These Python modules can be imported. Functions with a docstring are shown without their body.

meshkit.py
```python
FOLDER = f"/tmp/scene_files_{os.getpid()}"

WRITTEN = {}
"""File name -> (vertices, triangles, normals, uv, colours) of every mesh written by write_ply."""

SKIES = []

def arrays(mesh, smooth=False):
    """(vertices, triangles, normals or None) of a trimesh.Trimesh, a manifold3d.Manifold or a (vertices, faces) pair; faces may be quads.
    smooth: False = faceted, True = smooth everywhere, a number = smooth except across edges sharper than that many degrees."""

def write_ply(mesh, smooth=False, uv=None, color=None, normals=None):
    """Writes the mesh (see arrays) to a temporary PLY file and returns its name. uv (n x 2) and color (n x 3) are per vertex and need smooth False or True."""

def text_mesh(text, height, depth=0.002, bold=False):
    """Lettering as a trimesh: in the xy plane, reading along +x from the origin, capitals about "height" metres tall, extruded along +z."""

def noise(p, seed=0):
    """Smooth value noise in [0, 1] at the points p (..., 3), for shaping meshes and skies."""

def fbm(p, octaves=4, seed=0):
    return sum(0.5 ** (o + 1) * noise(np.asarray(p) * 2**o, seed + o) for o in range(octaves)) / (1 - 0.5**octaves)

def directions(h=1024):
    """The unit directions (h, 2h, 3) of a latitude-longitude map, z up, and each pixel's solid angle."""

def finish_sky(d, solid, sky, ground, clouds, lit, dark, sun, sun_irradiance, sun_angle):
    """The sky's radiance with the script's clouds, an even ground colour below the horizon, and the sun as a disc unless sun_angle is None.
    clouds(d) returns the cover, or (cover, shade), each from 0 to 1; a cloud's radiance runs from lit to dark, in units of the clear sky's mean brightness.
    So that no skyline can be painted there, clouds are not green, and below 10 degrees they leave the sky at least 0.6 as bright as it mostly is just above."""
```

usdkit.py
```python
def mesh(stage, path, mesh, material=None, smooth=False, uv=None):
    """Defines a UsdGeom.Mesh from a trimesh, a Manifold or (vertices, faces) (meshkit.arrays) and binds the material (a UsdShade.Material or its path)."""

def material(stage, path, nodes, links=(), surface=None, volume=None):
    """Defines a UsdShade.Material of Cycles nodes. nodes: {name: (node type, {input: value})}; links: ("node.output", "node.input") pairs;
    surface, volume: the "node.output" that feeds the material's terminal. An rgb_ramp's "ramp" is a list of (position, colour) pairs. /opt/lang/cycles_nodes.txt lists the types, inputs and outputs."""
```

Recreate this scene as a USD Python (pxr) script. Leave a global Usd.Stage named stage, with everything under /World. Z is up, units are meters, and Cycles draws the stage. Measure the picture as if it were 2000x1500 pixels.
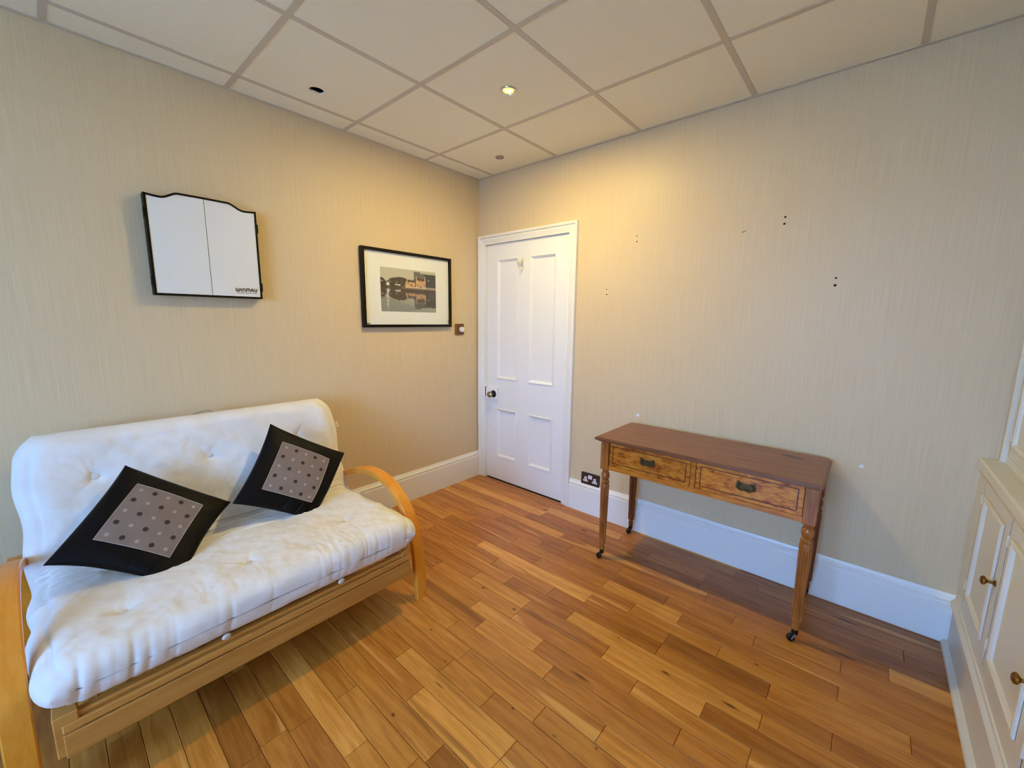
import math
import numpy as np
import trimesh
import shapely
from shapely.geometry import Polygon, LineString, Point, box as sbox
from shapely.ops import unary_union
from scipy.spatial import ConvexHull
from pxr import Usd, UsdGeom, UsdLux, UsdShade, Gf, Sdf, Vt
import usdkit
import meshkit

stage = Usd.Stage.CreateInMemory()
UsdGeom.SetStageUpAxis(stage, 'Z')
UsdGeom.SetStageMetersPerUnit(stage, 1.0)
UsdGeom.Xform.Define(stage, '/World')
UsdGeom.Scope.Define(stage, '/World/Looks')

# ------------------------------------------------------------------ camera, daylight, exposure
CEIL = 2.487
RX = 2.934           # face of the fitted cupboards on the right
YB = -5.0            # window wall, behind the camera
cam = UsdGeom.Camera.Define(stage, '/World/camera')
C = np.array([2.54066, -2.47967, 1.37577])
FW = np.array([-0.64888268, 0.74495592, -0.15489331])
RT = np.array([0.75283389, 0.65811207, 0.01138596])
UP = np.array([-0.1104192, 0.10922078, 0.98786559])
mat4 = Gf.Matrix4d(*[float(v) for r in ([*RT, 0], [*UP, 0], [*(-FW), 0], [*C, 1]) for v in r])
cam.AddTransformOp().Set(mat4)
cam.CreateHorizontalApertureAttr(36.0)
cam.CreateFocalLengthAttr(36.0 * 801.786 / 2000.0)
cam.CreateClippingRangeAttr((0.02, 200.0))
cam.CreateExposureAttr(0.0)

DAY = 4.6            # overcast sky seen through the window
SPOT = 7.2          # halogen ceiling spots
SPOT_COLOUR = (1.0, .77, .24)
sky = UsdLux.DomeLight.Define(stage, '/World/sky')
sky.CreateIntensityAttr(1.0)
SKY_COLOUR = (.46, .91, 2.0)
sky.CreateColorAttr(Gf.Vec3f(*[DAY * v for v in SKY_COLOUR]))


# ------------------------------------------------------------------ helpers
def lin(r, g, b):
    return tuple((c / 255 / 12.92) if c <= 10.3 else ((c / 255 + 0.055) / 1.055) ** 2.4 for c in (r, g, b))


def numbered(path):
    if not stage.GetPrimAtPath(path):
        return path
    k = 1
    while stage.GetPrimAtPath(f'{path}_{k:03d}'):
        k += 1
    return f'{path}_{k:03d}'


def data(prim, label=None, category=None, group=None, kind=None):
    for k, v in (('label', label), ('category', category), ('group', group), ('kind', kind)):
        if v:
            prim.SetCustomDataByKey(k, v)
    return prim


def thing(name, label, category, group=None, kind=None, loc=(0, 0, 0)):
    x = UsdGeom.Xform.Define(stage, numbered('/World/' + name))
    if any(loc):
        x.AddTranslateOp().Set(Gf.Vec3d(*[float(v) for v in loc]))
    ORIGIN[x.GetPath().pathString] = np.array(loc, float)
    return data(x.GetPrim(), label, category, group, kind)


ORIGIN = {}


def origin_of(prim):
    p = prim.GetPath()
    while p.pathString not in ORIGIN:
        p = p.GetParentPath()
        if p.pathString in ('/', '/World'):
            return np.zeros(3)
    return ORIGIN[p.pathString]


def part(name, mesh, m, parent, smooth=30, label=None, kind=None):
    """One Mesh prim under its thing (or part). Meshes are given in room coordinates."""
    v, f, n = meshkit.arrays(mesh, smooth)
    path = numbered(parent.GetPath().pathString + '/' + name)
    usdkit.mesh(stage, path, (v - origin_of(parent), f), M[m], False)
    prim = stage.GetPrimAtPath(path)
    if n is not None:
        g = UsdGeom.Mesh(prim)
        g.CreateNormalsAttr(Vt.Vec3fArray.FromNumpy(n.astype(np.float32)))
        g.SetNormalsInterpolation('vertex')
    return data(prim, label, kind=kind)


def sub(name, mesh, m, parent, smooth=30, label=None):
    return part(name, mesh, m, parent, smooth, label)


def cat(*ms):
    return trimesh.util.concatenate([m for m in ms])


def bx(x0, y0, z0, x1, y1, z1, c=0.0):
    """A box, its edges chamfered by c."""
    lo, hi = np.minimum((x0, y0, z0), (x1, y1, z1)), np.maximum((x0, y0, z0), (x1, y1, z1))
    if c <= 0:
        b = trimesh.creation.box(hi - lo)
        b.apply_translation((lo + hi) / 2)
        return b
    c = min(c, (hi - lo).min() * 0.45)
    pts = []
    for i in range(8):
        s = np.array([(i >> k) & 1 for k in range(3)])
        p = np.where(s, hi, lo)
        for k in range(3):
            q = p.copy()
            for j in range(3):
                if j != k:
                    q[j] += c if not s[j] else -c
            pts.append(q)
    return hull(pts)


def hull(pts):
    return trimesh.Trimesh(*_hull(np.asarray(pts, float)), process=False)


def _hull(p):
    h = ConvexHull(p)
    idx = h.vertices
    remap = {a: b for b, a in enumerate(idx)}
    f = np.array([[remap[a] for a in s] for s in h.simplices])
    v = p[idx]
    c = v.mean(0)
    n = np.cross(v[f[:, 1]] - v[f[:, 0]], v[f[:, 2]] - v[f[:, 0]])
    flip = ((v[f].mean(1) - c) * n).sum(1) < 0
    f[flip] = f[flip][:, ::-1]
    return v, f


def place(mesh, o, ex, ey, ez):
    """Moves a mesh from local axes to the given origin and axes."""
    m = mesh.copy()
    R = np.stack([np.asarray(ex, float), np.asarray(ey, float), np.asarray(ez, float)], 1)
    m.vertices = m.vertices @ R.T + np.asarray(o, float)
    if np.linalg.det(R) < 0:
        m.faces = m.faces[:, ::-1]
    return m


LEFTW = ((0, 1, 0), (0, 0, 1), (1, 0, 0))        # axes on the left wall: right, up, out
FARW = ((1, 0, 0), (0, 0, 1), (0, -1, 0))        # on the far wall
RIGHTW = ((0, -1, 0), (0, 0, 1), (-1, 0, 0))     # on the right-hand cupboards


def prism(poly, d):
    gs = getattr(poly, 'geoms', [poly])
    return cat(*[trimesh.creation.extrude_polygon(g, d, engine='earcut') for g in gs if g.area > 1e-10])


def lathe(profile, n=32, mod=None):
    """profile: (radius, z) from bottom to top; mod(angle, z) multiplies the radius."""
    P = np.asarray(profile, float)
    a = np.linspace(0, 2 * np.pi, n, endpoint=False)
    rr = P[:, 0][:, None] * np.ones(n)[None]
    if mod is not None:
        rr = rr * mod(a[None, :], P[:, 1][:, None])
    v = np.stack([rr * np.cos(a), rr * np.sin(a), P[:, 1][:, None] * np.ones(n)[None]], -1).reshape(-1, 3)
    f = []
    for i in range(len(P) - 1):
        for j in range(n):
            k = (j + 1) % n
            f += [[i * n + j, i * n + k, (i + 1) * n + k], [i * n + j, (i + 1) * n + k, (i + 1) * n + j]]
    v = np.vstack([v, [[0, 0, P[0, 1]], [0, 0, P[-1, 1]]]])
    b, t = len(v) - 2, len(v) - 1
    L = (len(P) - 1) * n
    for j in range(n):
        k = (j + 1) % n
        f += [[b, k, j], [t, L + j, L + k]]
    return trimesh.Trimesh(v, np.array(f), process=False)


def tube(path, r, n=10, closed=False):
    """Round bar along a polyline."""
    P = np.asarray(path, float)
    N = len(P)
    T = np.gradient(P, axis=0) if not closed else np.roll(P, -1, 0) - np.roll(P, 1, 0)
    T /= np.linalg.norm(T, axis=1, keepdims=True)
    ref = np.array([0, 0, 1.0]) if abs(T[0][2]) < 0.9 else np.array([1.0, 0, 0])
    a = np.linspace(0, 2 * np.pi, n, endpoint=False)
    r = np.broadcast_to(r, N)
    V = []
    u = None
    for i in range(N):
        if u is None:
            u = np.cross(T[i], ref)
        u = u - T[i] * (u @ T[i])
        u /= np.linalg.norm(u)
        w = np.cross(T[i], u)
        V.append(P[i] + r[i] * (np.cos(a)[:, None] * u + np.sin(a)[:, None] * w))
    V = np.vstack(V)
    f = []
    for i in range(N if closed else N - 1):
        for j in range(n):
            k, i2 = (j + 1) % n, (i + 1) % N
            f += [[i * n + j, i * n + k, i2 * n + k], [i * n + j, i2 * n + k, i2 * n + j]]
    if not closed:
        V = np.vstack([V, P[:1], P[-1:]])
        b, t = len(V) - 2, len(V) - 1
        for j in range(n):
            k = (j + 1) % n
            f += [[b, k, j], [t, (N - 1) * n + j, (N - 1) * n + k]]
    return trimesh.Trimesh(V, np.array(f), process=False)


def spline(pts, n):
    from scipy.interpolate import CubicSpline
    P = np.asarray(pts, float)
    t = np.r_[0, np.cumsum(np.linalg.norm(np.diff(P, axis=0), axis=1))]
    return CubicSpline(t, P)(np.linspace(0, t[-1], n))


def profile_run(section, p0, p1, ex, ez=(0, 0, 1)):
    """A moulding: section polygon [(out, up)] run from p0 to p1; ex is the direction out of the wall."""
    p0, p1, ex, ez = (np.asarray(q, float) for q in (p0, p1, ex, ez))
    d = p1 - p0
    L = np.linalg.norm(d)
    m = prism(Polygon(section), L)
    return place(m, p0, ex, ez, d / L)


# ------------------------------------------------------------------ materials
M = {}


def mat(name, nodes, links=(), surface='p.BSDF', volume=None):
    M[name] = usdkit.material(stage, '/World/Looks/' + name, nodes, list(links), surface=surface, volume=volume)


def plain(name, rgb, rough=0.5, metallic=0.0, bump=0.0, scale=60.0, spec=0.5, sheen=0.0, coat=0.0, vary=0.0):
    c = lin(*rgb)
    nodes = {'p': ('principled_bsdf', {'base_color': c, 'roughness': rough, 'metallic': metallic, 'specular_ior_level': spec, 'sheen_weight': sheen, 'coat_weight': coat})}
    links = []
    if bump or vary:
        nodes['g'] = ('geometry', {})
        nodes['n'] = ('noise_texture', {'scale': scale, 'detail': 4.0})
        links.append(('g.position', 'n.vector'))
    if bump:
        nodes['b'] = ('bump', {'strength': bump, 'distance': 0.002})
        links += [('n.fac', 'b.height'), ('b.normal', 'p.normal')]
    if vary:
        nodes['r'] = ('rgb_ramp', {'ramp': [(0.25, tuple(x * (1 - vary) for x in c)), (0.75, tuple(min(1, x * (1 + vary)) for x in c))]})
        links += [('n.fac', 'r.fac'), ('r.color', 'p.base_color')]
    mat(name, nodes, links)


plain('white_gloss', (238, 236, 228), 0.32, bump=0.05, scale=25)
plain('white_door', (240, 239, 234), 0.36, bump=0.08, scale=22)
plain('cupboard_white', (222, 218, 202), 0.38, bump=0.06, scale=25)
plain('ceiling_bar', (206, 198, 178), 0.6)
plain('void_black', (6, 5, 4), 0.9)
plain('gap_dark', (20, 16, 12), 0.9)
plain('black_frame', (6, 5, 5), 0.4, spec=0.25)
plain('black_plastic', (6, 5, 5), 0.5, spec=0.2)
plain('mount_card', (244, 243, 240), 0.7)
plain('board_white', (232, 232, 226), 0.3)
plain('ink', (10, 10, 11), 0.5)
plain('faint_ink', (96, 98, 98), 0.6)
plain('brass', (150, 110, 52), 0.3, metallic=1.0)
plain('bronze', (92, 76, 48), 0.42, metallic=0.85, bump=0.5, scale=260)
plain('dark_iron', (14, 12, 11), 0.4, metallic=0.2)
plain('castor_wood', (70, 38, 18), 0.5)
plain('nickel', (170, 160, 140), 0.25, metallic=1.0)
plain('socket_brown', (52, 42, 38), 0.35)
plain('socket_white', (228, 228, 230), 0.35)
plain('chrome', (205, 205, 200), 0.18, metallic=1.0)
plain('grey_lamp', (158, 146, 128), 0.45)
plain('plaster_chip', (232, 230, 224), 0.8)
plain('stain', (58, 30, 16), 0.35)
plain('button_cloth', (214, 206, 194), 0.85)
plain('tag_white', (236, 232, 222), 0.8)
plain('loop_grey', (168, 160, 150), 0.8)
plain('cushion_black', (4, 4, 6), 0.55, bump=0.25, scale=30, spec=0.16)
plain('dot_dark', (46, 36, 34), 0.7)
plain('dot_light', (164, 149, 138), 0.7)
plain('panel_edge', (176, 164, 154), 0.7)
plain('exterior_ground', (198, 194, 184), 0.9)
plain('plug_brown', (44, 26, 16), 0.8)


def fabric(name, rgb, rough=0.9, weave=900.0, amp=0.35, blot=0.05):
    c = lin(*rgb)
    mat(name, {'g': ('geometry', {}), 'n': ('noise_texture', {'scale': weave, 'detail': 2.0}), 'm': ('noise_texture', {'scale': 9.0, 'detail': 3.0}),
               'r': ('rgb_ramp', {'ramp': [(0.3, tuple(x * k for x, k in zip(c, (1 - blot, 1 - 1.4 * blot, 1 - 2.0 * blot)))), (0.62, c), (0.8, tuple(min(1, x * (1 + blot)) for x in c))]}),
               'b': ('bump', {'strength': amp, 'distance': 0.0008}),
               'p': ('principled_bsdf', {'roughness': rough, 'sheen_weight': 0.15, 'sheen_roughness': 0.5, 'specular_ior_level': 0.2})},
        [('g.position', 'n.vector'), ('g.position', 'm.vector'), ('m.fac', 'r.fac'), ('r.color', 'p.base_color'), ('n.fac', 'b.height'), ('b.normal', 'p.normal')])


fabric('futon_cloth', (234, 229, 222), blot=.07)
fabric('panel_taupe', (132, 116, 106), weave=500.0, blot=0.08)


def wallpaper(name, axis, rgb, gloss, rough):
    c = lin(*rgb)
    s = (1.0, 0.02, 0.012) if axis == 'x' else (0.02, 1.0, 0.012)
    mat(name, {'g': ('geometry', {}),
               'mp': ('mapping', {'mapping_type': 'point', 'scale': s}),
               'mq': ('mapping', {'mapping_type': 'point', 'scale': tuple(v if v == 1.0 else 0.16 for v in s)}),
               'n': ('noise_texture', {'scale': 260.0, 'detail': 2.0, 'roughness': 0.6}),
               'k': ('noise_texture', {'scale': 42.0, 'detail': 3.0, 'roughness': 0.6}),
               'r': ('rgb_ramp', {'ramp': [(0.28, tuple(x * 0.94 for x in c)), (0.5, c), (0.74, tuple(min(1, x * 1.06) for x in c))]}),
               'a': ('math', {'math_type': 'add'}),
               'b': ('bump', {'strength': 0.45, 'distance': 0.0012}),
               'p': ('principled_bsdf', {'roughness': rough, 'specular_ior_level': gloss})},
        [('g.position', 'mp.vector'), ('g.position', 'mq.vector'), ('mp.vector', 'n.vector'), ('mq.vector', 'k.vector'), ('n.fac', 'r.fac'), ('r.color', 'p.base_color'),
         ('n.fac', 'a.value1'), ('k.fac', 'a.value2'), ('a.value', 'b.height'), ('b.normal', 'p.normal')])


WALL = (219, 196, 157)
wallpaper('wallpaper_far', 'x', WALL, 0.14, 0.36)
wallpaper('wallpaper_left', 'y', WALL, 0.15, 0.45)
plain('wall_plain', WALL, 0.6)

c = lin(247, 243, 220)
mat('ceiling_tile', {'g': ('geometry', {}), 'n': ('noise_texture', {'scale': 170.0, 'detail': 4.0, 'roughness': 0.7}),
                     'r': ('rgb_ramp', {'ramp': [(0.3, tuple(x * 0.93 for x in c)), (0.7, tuple(x * 1.04 for x in c))]}),
                     'b': ('bump', {'strength': 0.25, 'distance': 0.001}), 'p': ('principled_bsdf', {'roughness': 0.9, 'specular_ior_level': 0.1})},
    [('g.position', 'n.vector'), ('n.fac', 'r.fac'), ('r.color', 'p.base_color'), ('n.fac', 'b.height'), ('b.normal', 'p.normal')])


def wood(name, dark, mid, light, stretch, scale=10.0, rough=0.38, knots=(), rnd=True, bump=0.15, contrast=0.22, coat=0.0, spec=0.4):
    """Grain stretched along one axis (the small number in stretch); each mesh gets its own stretch of grain."""
    d, m_, l = lin(*dark), lin(*mid), lin(*light)
    nodes = {'g': ('geometry', {}), 'o': ('object_info', {}), 'w': ('white_noise_texture', {'dimensions': '1D'}),
             'sc': ('vector_math', {'math_type': 'scale', 'scale': 40.0 if rnd else 0.0}),
             'ad': ('vector_math', {'math_type': 'add'}),
             'mp': ('mapping', {'mapping_type': 'point', 'scale': stretch}),
             'n': ('noise_texture', {'scale': scale, 'detail': 6.0, 'roughness': 0.62, 'distortion': 0.5}),
             'mf': ('mapping', {'mapping_type': 'point', 'scale': tuple(v * v / max(stretch) for v in stretch)}),
             'f': ('noise_texture', {'scale': scale * 11, 'detail': 3.0, 'roughness': 0.6}),
             'mx': ('math', {'math_type': 'multiply_add', 'value2': 0.35}),
             'r': ('rgb_ramp', {'ramp': [(0.5 - contrast + 0.12, d), (0.62, m_), (0.62 + contrast, l)]}),
             'b': ('bump', {'strength': bump, 'distance': 0.0006}),
             'hs': ('hsv', {'fac': 1.0}),
             'vr': ('map_range', {'from_min': 0.0, 'from_max': 1.0, 'to_min': 0.92 if rnd else 1.0, 'to_max': 1.08 if rnd else 1.0}),
             'p': ('principled_bsdf', {'roughness': rough, 'coat_weight': coat, 'coat_roughness': 0.15, 'specular_ior_level': spec})}
    links = [('o.random', 'w.w'), ('w.color', 'sc.vector1'), ('sc.vector', 'ad.vector1'), ('g.position', 'ad.vector2'), ('ad.vector', 'mp.vector'), ('mp.vector', 'n.vector'),
             ('ad.vector', 'mf.vector'), ('mf.vector', 'f.vector'), ('f.fac', 'mx.value1'), ('n.fac', 'mx.value3'), ('mx.value', 'r.fac'), ('r.color', 'hs.color'),
             ('o.random', 'vr.value'), ('vr.result', 'hs.value'), ('f.fac', 'b.height'), ('b.normal', 'p.normal')]
    last = 'hs.color'
    if knots:
        nodes['sm'] = ('mapping', {'mapping_type': 'point', 'scale': (1.1, 17.0, 1.0)})
        nodes['sn'] = ('noise_texture', {'scale': 1.0, 'detail': 1.5, 'roughness': 0.45, 'distortion': 0.2})
        nodes['sr'] = ('map_range', {'from_min': 0.66, 'from_max': 0.70, 'to_min': 0.0, 'to_max': 0.55, 'clamp': True})
        nodes['sx'] = ('mix', {'color2': lin(226, 172, 92)})
        nodes['dr'] = ('map_range', {'from_min': 0.34, 'from_max': 0.26, 'to_min': 0.0, 'to_max': 0.5, 'clamp': True})
        nodes['dx'] = ('mix', {'color2': lin(104, 60, 24)})
        links += [('ad.vector', 'sm.vector'), ('sm.vector', 'sn.vector'), ('sn.fac', 'sr.value'), ('sn.fac', 'dr.value'), ('sr.result', 'sx.fac'), ('hs.color', 'sx.color1'), ('dr.result', 'dx.fac'), ('sx.color', 'dx.color1')]
        last = 'dx.color'
    for i, (kx, ky, rx, ry) in enumerate(knots):
        nodes[f'ks{i}'] = ('vector_math', {'math_type': 'subtract', 'vector2': (kx, ky, 0.0)})
        nodes[f'km{i}'] = ('vector_math', {'math_type': 'multiply', 'vector2': (1 / rx, 1 / ry, 0.0)})
        nodes[f'kl{i}'] = ('vector_math', {'math_type': 'length'})
        nodes[f'kr{i}'] = ('map_range', {'from_min': 0.25, 'from_max': 1.0, 'to_min': 0.85, 'to_max': 0.0, 'clamp': True})
        nodes[f'kx{i}'] = ('mix', {'color2': lin(48, 24, 12)})
        links += [('g.position', f'ks{i}.vector1'), (f'ks{i}.vector', f'km{i}.vector1'), (f'km{i}.vector', f'kl{i}.vector1'), (f'kl{i}.value', f'kr{i}.value'),
                  (f'kr{i}.result', f'kx{i}.fac'), (last, f'kx{i}.color1')]
        last = f'kx{i}.color'
    links.append((last, 'p.base_color'))
    mat(name, nodes, links)


KNOTS = [(1.197, -1.469, .010, .006), (1.377, -1.536, .008, .005), (1.446, -1.624, .034, .004), (1.717, -1.51, .009, .006), (1.886, -1.491, .012, .004), (1.419, -1.807, .012, .008),
         (1.828, -1.233, .055, .010), (2.07, -.992, .022, .009), (2.298, -.975, .035, .009), (2.011, -1.434, .007, .006), (1.845, -.948, .008, .005),
         (1.164, -1.107, .015, .011), (1.387, -1.121, .015, .011), (1.239, -.245, .03, .014), (.876, -.175, .03, .012), (2.332, -.704, .014, .007),
         (2.597, -.405, .05, .008), (2.589, -.14, .07, .01), (1.699, -.301, .02, .006), (1.909, -.256, .02, .005)]
TONES = [((104, 58, 22), (126, 74, 30), (148, 92, 40)),
         ((116, 70, 30), (138, 88, 40), (158, 106, 52)),
         ((128, 78, 32), (150, 96, 42), (170, 114, 54)),
         ((138, 86, 36), (160, 104, 46), (180, 124, 60)),
         ((144, 91, 38), (168, 112, 50), (188, 132, 64)),
         ((152, 98, 42), (176, 120, 54), (196, 138, 68)),
         ((162, 108, 48), (188, 132, 62), (206, 150, 78)),
         ((170, 118, 56), (196, 142, 72), (212, 160, 88))]
for i, t in enumerate(TONES):
    t = [(q[0] + 10, q[1] + 2, q[2] - 8) for q in t]
    wood(f'oak_plank_{i}', *t, stretch=(1.6, 16.0, 16.0), scale=2.6, rough=0.34, knots=KNOTS, bump=0.2, contrast=0.19, coat=0.10)
wood('beech_arm', (206, 124, 28), (224, 142, 38), (234, 158, 56), (2.0, 20.0, 6.0), 2.0, 0.3, rnd=False, contrast=0.3, coat=0.3)
wood('sofa_rail', (178, 116, 48), (196, 134, 60), (210, 150, 74), (18.0, 1.4, 18.0), 2.2, 0.42, contrast=0.3)
wood('oak_table', (140, 76, 18), (180, 106, 30), (202, 132, 48), (3.0, 14.0, 20.0), 3.2, 0.3, contrast=0.2, coat=0.25)
wood('oak_burr', (118, 48, 6), (188, 102, 22), (216, 140, 44), (7.0, 9.0, 18.0), 3.0, 0.28, contrast=0.16, coat=0.3)
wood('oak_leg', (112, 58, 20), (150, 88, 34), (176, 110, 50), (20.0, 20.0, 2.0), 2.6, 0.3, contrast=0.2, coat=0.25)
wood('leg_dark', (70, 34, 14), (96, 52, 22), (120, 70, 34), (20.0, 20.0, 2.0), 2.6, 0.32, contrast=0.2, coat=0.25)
wood('table_top', (92, 54, 30), (116, 72, 42), (136, 90, 56), (1.6, 18.0, 18.0), 2.4, 0.34, contrast=0.24, coat=0.12)
wood('inlay', (66, 30, 10), (84, 40, 16), (100, 52, 22), (3.0, 14.0, 20.0), 3.2, 0.35, contrast=0.2)
wood('switch_wood', (70, 36, 14), (104, 60, 28), (130, 80, 40), (14.0, 3.0, 14.0), 6.0, 0.35, contrast=0.2)

mat('lamp_glow', {'e': ('emission', {'color': (1.0, 0.80, 0.28), 'strength': 1.5})}, surface='e.emission')
mat('bulb_glow', {'e': ('emission', {'color': (1.0, 0.9, 0.7), 'strength': 8.0})}, surface='e.emission')
mat('window_glass', {'t': ('transparent_bsdf', {'color': (0.96, 0.98, 0.97)}), 'g': ('glossy_bsdf', {'roughness': 0.0, 'color': (1, 1, 1)}), 'm': ('mix_closure', {'fac': 0.04})},
    [('t.BSDF', 'm.closure1'), ('g.BSDF', 'm.closure2')], surface='m.closure')
mat('picture_glass', {'t': ('transparent_bsdf', {'color': (0.97, 0.98, 0.97)}), 'g': ('glossy_bsdf', {'roughness': 0.02, 'color': (1, 1, 1)}), 'm': ('mix_closure', {'fac': 0.025})},
    [('t.BSDF', 'm.closure1'), ('g.BSDF', 'm.closure2')], surface='m.closure')
mat('photo_print', {'a': ('attribute', {'attribute': 'printed'}), 'p': ('principled_bsdf', {'roughness': 0.5})}, [('a.color', 'p.base_color')])

# ------------------------------------------------------------------ room shell
DX0, DX1, DZ = 0.089, 0.897, 1.978      # door opening
w = thing('wall_left', 'long beige wallpapered wall behind the futon sofa', 'wall', kind='structure')
part('wallpaper', bx(-0.12, YB - .15, -0.05, 0, 0.16, CEIL + .25), 'wallpaper_left', w, False)
w_far = thing('wall_far', 'beige striped wallpaper wall with the door and the console table', 'wall', kind='structure')
hole = Polygon([(DX0, -0.05), (DX1, -0.05), (DX1, DZ), (DX0, DZ)])
part('wallpaper', place(prism(sbox(-0.12, -0.05, 3.4, CEIL + .25).difference(hole), 0.16), (0, 0.16, 0), *FARW), 'wallpaper_far', w_far, False)
w = thing('wall_right', 'beige wall behind the fitted white cupboards on the right', 'wall', kind='structure')
part('wallpaper', cat(bx(3.32, YB, -0.05, 3.44, 0.0, CEIL + .25), bx(RX, YB, -0.05, 3.32, -1.9, CEIL + .25)), 'wall_plain', w, False)
w = thing('wall_back', 'window wall behind the photographer', 'wall', kind='structure')
WX0, WX1, WZ0, WZ1 = 1.20, 2.88, 0.62, 2.20
part('wall_panel', place(prism(sbox(-0.12, -0.05, 3.44, CEIL + .25).difference(sbox(WX0, WZ0, WX1, WZ1)), 0.15), (0, YB, 0), *FARW), 'wall_plain', w, False)
win = thing('window_1', 'white sash window in the wall behind the photographer', 'window', kind='structure')
fr = cat(bx(WX0, YB - .1, WZ0, WX0 + .06, YB - .02, WZ1), bx(WX1 - .06, YB - .1, WZ0, WX1, YB - .02, WZ1), bx(WX0, YB - .1, WZ0, WX1, YB - .02, WZ0 + .06), bx(WX0, YB - .1, WZ1 - .06, WX1, YB - .02, WZ1))
part('window_frame', fr, 'white_gloss', win)
part('meeting_rail', bx(WX0 + .06, YB - .08, 1.37, WX1 - .06, YB - .03, 1.41), 'white_gloss', win)
part('glazing_bar', bx(2.02, YB - .08, WZ0 + .06, 2.06, YB - .03, WZ1 - .06), 'white_gloss', win)
for (a, b) in ((WX0 + .06, 2.02), (2.06, WX1 - .06)):
    for (cc, d) in ((WZ0 + .06, 1.37), (1.41, WZ1 - .06)):
        part('pane', bx(a, YB - .058, cc, b, YB - .054, d), 'window_glass', win, False)
part('window_sill', bx(WX0 - .05, YB - .02, WZ0 - .03, WX1 + .05, YB + .10, WZ0, .006), 'white_gloss', win)
g = thing('exterior_ground', 'ground outside the window', 'ground', kind='structure')
part('ground', bx(-60, -90, -3.2, 60, YB - .2, -3.0), 'exterior_ground', g, False)

# floor: every oak stave is a part
fl = thing('floor', 'oak plank floor in mixed honey and brown tones', 'floor', kind='structure')
part('subfloor', bx(-0.1, YB - .1, -0.08, 3.32, 0.14, -0.019), 'gap_dark', fl, False, label='dark gap between the boards')
RW, PH = 0.0815, 0.0365
KNOWN = {1: [(2.234, 2, 3)], 2: [(2.0, 3, 2), (2.786, 2, 1)], 3: [(0.826, 3, 1)], 4: [(1.173, 6, 2), (2.052, 5, 2), (2.737, 2, 7)],
         5: [(1.619, 2, 3), (2.197, 4, 4), (2.591, 3, 4)], 6: [(0.535, 4, 3), (1.128, 3, 1), (1.91, 2, 3), (2.297, 3, 3)],
         7: [(1.615, 4, 6), (2.005, 4, 3), (2.59, 3, 4)], 8: [(0.428, 6, 2), (1.223, 3, 3), (1.806, 2, 4), (2.196, 3, 5), (2.785, 4, 3)],
         9: [(0.843, 3, 7), (1.611, 7, 3), (2.005, 3, 1), (2.392, 1, 4)], 10: [(1.044, 3, 4), (1.439, 4, 2), (2.0, 2, 3)],
         11: [(1.221, 3, 2), (1.61, 2, 6), (2.394, 6, 4)], 12: [(1.057, 3, 6), (1.41, 6, 3), (1.84, 3, 6), (2.229, 6, 2)],
         13: [(0.822, 2, 5), (1.413, 4, 3), (2.002, 3, 4), (2.391, 4, 4)], 14: [(1.219, 4, 6), (1.609, 6, 2)],
         15: [(1.333, 3, 5), (1.722, 5, 3)], 16: [(1.997, 4, 5)], 17: [(1.41, 4, 4), (1.801, 4, 4)], 18: [(1.626, 4, 2)],
         19: [(1.214, 3, 6), (1.801, 6, 3)], 20: [(1.408, 3, 6)], 21: [(1.632, 4, 0)], 22: [(1.213, 4, 5)], 23: [(1.431, 6, 4)],
         24: [(1.213, 3, 2)], 26: [(1.217, 1, 1)]}
rng = np.random.default_rng(7)


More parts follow.
